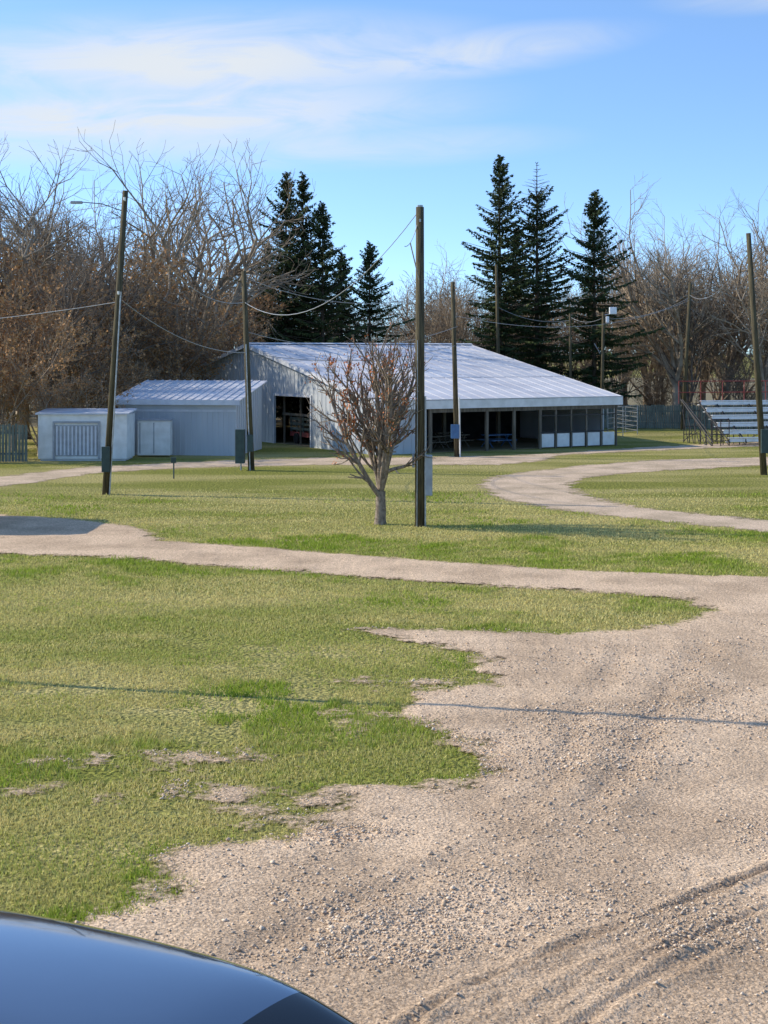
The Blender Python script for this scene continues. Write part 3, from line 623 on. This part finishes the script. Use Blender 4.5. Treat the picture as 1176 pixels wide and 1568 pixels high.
# ---------------------------------------------------------------- vehicles
def car(name,loc,rot,sc=1.0,paint='paint'):
    o=empty(name,(loc[0],loc[1],0),rot); o.scale=(sc,)*3
    #      x    halfw  belt  top   tophw      (estate-bodied car)
    st=[(-2.40,.74,.66,.72,.62),(-2.34,.84,.84,1.0,.66),(-2.22,.88,.92,1.28,.66),(-2.0,.90,.95,1.45,.66),(-1.7,.90,.95,1.50,.66),(-1.1,.90,.95,1.52,.67),(-.5,.90,.95,1.525,.67),(0,.90,.94,1.51,.67),(.35,.90,.93,1.46,.66),(.75,.90,.92,1.28,.68),(1.15,.90,.91,1.06,.76),(1.35,.90,.90,1.0,.78),(1.8,.88,.85,.94,.76),(2.15,.82,.75,.84,.70),(2.32,.68,.58,.64,.56)]
    V=[]
    for x,w,b,t,tw in st:
        half=[(0,.24),(w*.85,.24),(w*.97,.42),(w,.62*b/.93),(w*.965,b)]
        half+=[(tw+.03,b+(t-b)*.86),(tw*.78,t-.012)]
        pts=half[1:]+[(0,t+.02)]+[(-y,z) for y,z in reversed(half[1:])]
        V+=[(x,y,z) for y,z in pts]
    k=len(half[1:])*2+1; ns=len(st); Fc=[];mi=[]
    for i in range(ns-1):
        for j in range(k):
            a=i*k+j; b_=i*k+(j+1)%k; Fc.append([a,b_,b_+k,a+k])
            x=(st[i][0]+st[i+1][0])/2; gl=0
            if j in (3,k-5) and -2.0<x<1.2: gl=1
            if (x>.4 and x<1.2 or -2.3<x<-2.05) and 3<j<k-5: gl=1
            mi.append(gl)
    me=bpy.data.meshes.new('body'); me.from_pydata(V,[],Fc+[list(range(k))[::-1],[(ns-1)*k+i for i in range(k)]])
    me.materials.append(M[paint]); me.materials.append(M['glass'])
    for i,f in enumerate(me.polygons): f.use_smooth=True; f.material_index=mi[i] if i<len(mi) else 0
    b=add('body',me,o); s=b.modifiers.new('sub','SUBSURF'); s.levels=3; s.render_levels=3
    p=Part()
    for x in(-1.45,1.42):
        for y in(-.93,.93): p.tube((x,y-.1,.33),(x,y+.1,.33),.33,sides=28)
    p.make('tyres',M['rubber'],o,bevel=.02); p=Part()
    for x in(-1.45,1.42):
        for y in(-.94,.94): p.tube((x,y-.1,.33),(x,y+.1,.33),.2,sides=20)
    p.make('rims',M['alum'],o)
    p=Part(); p.box(2.2,2.3,-.72,-.42,.58,.68); p.box(2.2,2.3,.42,.72,.58,.68); p.make('headlights',M['lamp'],o,bevel=.02)
    p=Part(); p.box(.78,.95,-1.08,-.92,.92,1.05); p.box(.78,.95,.92,1.08,.92,1.05); p.make('mirrors',M[paint],o,bevel=.03)
    return o
hd=math.atan2(-1.12,2.05); scar=1.22
fx,fy=-.50,9.04                     # far roof corner above the windscreen
h_=np.array([math.cos(hd),math.sin(hd)]); pr=np.array([-h_[1],h_[0]])
c_=np.array([fx,fy])-.35*scar*h_-.60*scar*pr
car('parked_car',(c_[0],c_[1]),hd,scar)
# unseen camper, added left of frame to throw a shadow over the road
CT=empty('camper_shadow_caster',(-13.4,46.0,0)); p=Part()
p.prism([(0,0,.5),(0,4.4,.5),(0,4.8,1.4),(0,4.5,2.7),(0,3.9,2.85),(0,.4,2.85),(0,-.1,2.5),(0,-.2,1.2)],(-2.4,0,0)); p.make('shell',M['white'],CT,bevel=.06)
p=Part(); p.box(.003,.03,.6,1.6,1.5,2.1); p.box(.003,.03,3.3,4.1,1.5,2.1); p.make('windows',M['glass'],CT,bevel=.01)
p=Part(); p.box(.003,.03,2.1,2.8,.6,2.4); p.make('door',M['trim'],CT,bevel=.01)
p=Part(); p.tube((-.1,2.2,.34),(.06,2.2,.34),.34,sides=20); p.tube((-2.46,2.2,.34),(-2.3,2.2,.34),.34,sides=20); p.make('wheels',M['rubber'],CT)
p=Part(); p.tube((-.5,0,.5),(-1.2,-1.3,.5),.05); p.tube((-1.9,0,.5),(-1.2,-1.3,.5),.05); p.tube((-1.2,-1.2,0),(-1.2,-1.2,.6),.04); p.make('hitch',M['black'],CT)

# ---------------------------------------------------------------- light & sky
EL=math.radians(32); tov=Vector((-1,.25,0)).normalized()*math.cos(EL)+Vector((0,0,math.sin(EL)))
sd=bpy.data.lights.new('sun','SUN'); sd.energy=5.0; sd.angle=math.radians(.5); sd.color=(1,.91,.74)
so=bpy.data.objects.new('sun',sd); COL.objects.link(so); so.rotation_euler=(-tov).to_track_quat('-Z','Y').to_euler(); so.location=(-30,10,40)
W_=bpy.data.worlds.new('World'); S.world=W_; W_.use_nodes=True; nt=W_.node_tree; N=nt.nodes; L=nt.links
bg=N['Background']; bg.inputs[1].default_value=.15
tc=N.new('ShaderNodeTexCoord'); sx=N.new('ShaderNodeSeparateXYZ'); L.new(tc.outputs['Generated'],sx.inputs[0])
def MM(op,a,b=None,c=None):
    q=N.new('ShaderNodeMath'); q.operation=op
    for i,w in enumerate((a,b,c)):
        if w is None: continue
        if isinstance(w,(int,float)): q.inputs[i].default_value=w
        else: L.new(w,q.inputs[i])
    return q.outputs[0]
zz=MM('MULTIPLY_ADD',MM('MAXIMUM',sx.outputs[2],0.0),1.9,.07)
cb=N.new('ShaderNodeCombineXYZ'); L.new(sx.outputs[0],cb.inputs[0]); L.new(sx.outputs[1],cb.inputs[1]); L.new(zz,cb.inputs[2])
nm=N.new('ShaderNodeVectorMath'); nm.operation='NORMALIZE'; L.new(cb.outputs[0],nm.inputs[0])
sk=N.new('ShaderNodeTexSky'); sk.sky_type='NISHITA'; sk.sun_disc=False; sk.sun_elevation=EL; sk.sun_rotation=math.radians(-76); sk.air_density=1.0; sk.dust_density=.6; sk.ozone_density=1.5
try: L.new(nm.outputs[0],sk.inputs['Vector'])
except Exception as ex: print('sky vec',ex)
tint=N.new('ShaderNodeMix'); tint.data_type='RGBA'; tint.blend_type='MULTIPLY'; tint.inputs[0].default_value=1; L.new(sk.outputs[0],tint.inputs[6]); tint.inputs[7].default_value=(1.42,1.70,1.95,1)
def blob(cx,cz,a,b,tilt=0):
    x=MM('SUBTRACT',sx.outputs[0],cx); z=MM('SUBTRACT',MM('SUBTRACT',sx.outputs[2],cz),MM('MULTIPLY',x,tilt))
    r=MM('SQRT',MM('ADD',MM('POWER',MM('ABSOLUTE',MM('DIVIDE',x,a)),2.0),MM('POWER',MM('ABSOLUTE',MM('DIVIDE',z,b)),2.0)))
    q=N.new('ShaderNodeMapRange'); q.interpolation_type='SMOOTHSTEP'; q.inputs['From Min'].default_value=1; q.inputs['From Max'].default_value=.1; L.new(r,q.inputs['Value']); return q.outputs[0]
m_=MM('MAXIMUM',MM('MAXIMUM',blob(-.13,.190,.25,.040,.05),blob(-.16,.155,.27,.038,.06)),MM('MAXIMUM',MM('MULTIPLY',blob(.04,.196,.15,.020,.10),.7),MM('MULTIPLY',blob(.24,.228,.08,.014),.3)))
m_=MM('MAXIMUM',m_,MM('MULTIPLY',blob(-.03,.138,.18,.018,.03),.5))
mp=N.new('ShaderNodeMapping'); mp.inputs['Scale'].default_value=(5,5,20); mp.inputs['Rotation'].default_value=(0,math.radians(-4),0); L.new(tc.outputs['Generated'],mp.inputs[0])
ns=N.new('ShaderNodeTexNoise'); ns.inputs['Scale'].default_value=1.9; ns.inputs['Detail'].default_value=10; ns.inputs['Roughness'].default_value=.6; ns.inputs['Distortion'].default_value=.9; L.new(mp.outputs[0],ns.inputs['Vector'])
mr=N.new('ShaderNodeMapRange'); mr.inputs['From Min'].default_value=.25; mr.inputs['From Max'].default_value=.57; L.new(ns.outputs['Fac'],mr.inputs['Value'])
fac=MM('MULTIPLY',MM('POWER',MM('MULTIPLY',m_,mr.outputs[0]),.75),.95)
mx=N.new('ShaderNodeMix'); mx.data_type='RGBA'; L.new(fac,mx.inputs[0]); L.new(tint.outputs[2],mx.inputs[6]); mx.inputs[7].default_value=(5.3,5.6,5.9,1)
L.new(mx.outputs[2],bg.inputs[0])

# ---------------------------------------------------------------- camera
cd_=bpy.data.cameras.new('camera'); cam=bpy.data.objects.new('camera',cd_); COL.objects.link(cam)
cam.location=(0,0,HC); cam.rotation_euler=(math.radians(90),0,0); cd_.lens=52; cd_.sensor_width=36; cd_.sensor_fit='AUTO'
cd_.shift_y=-(784-HZ)/1568; cd_.clip_end=8000; cd_.clip_start=.1
S.camera=cam
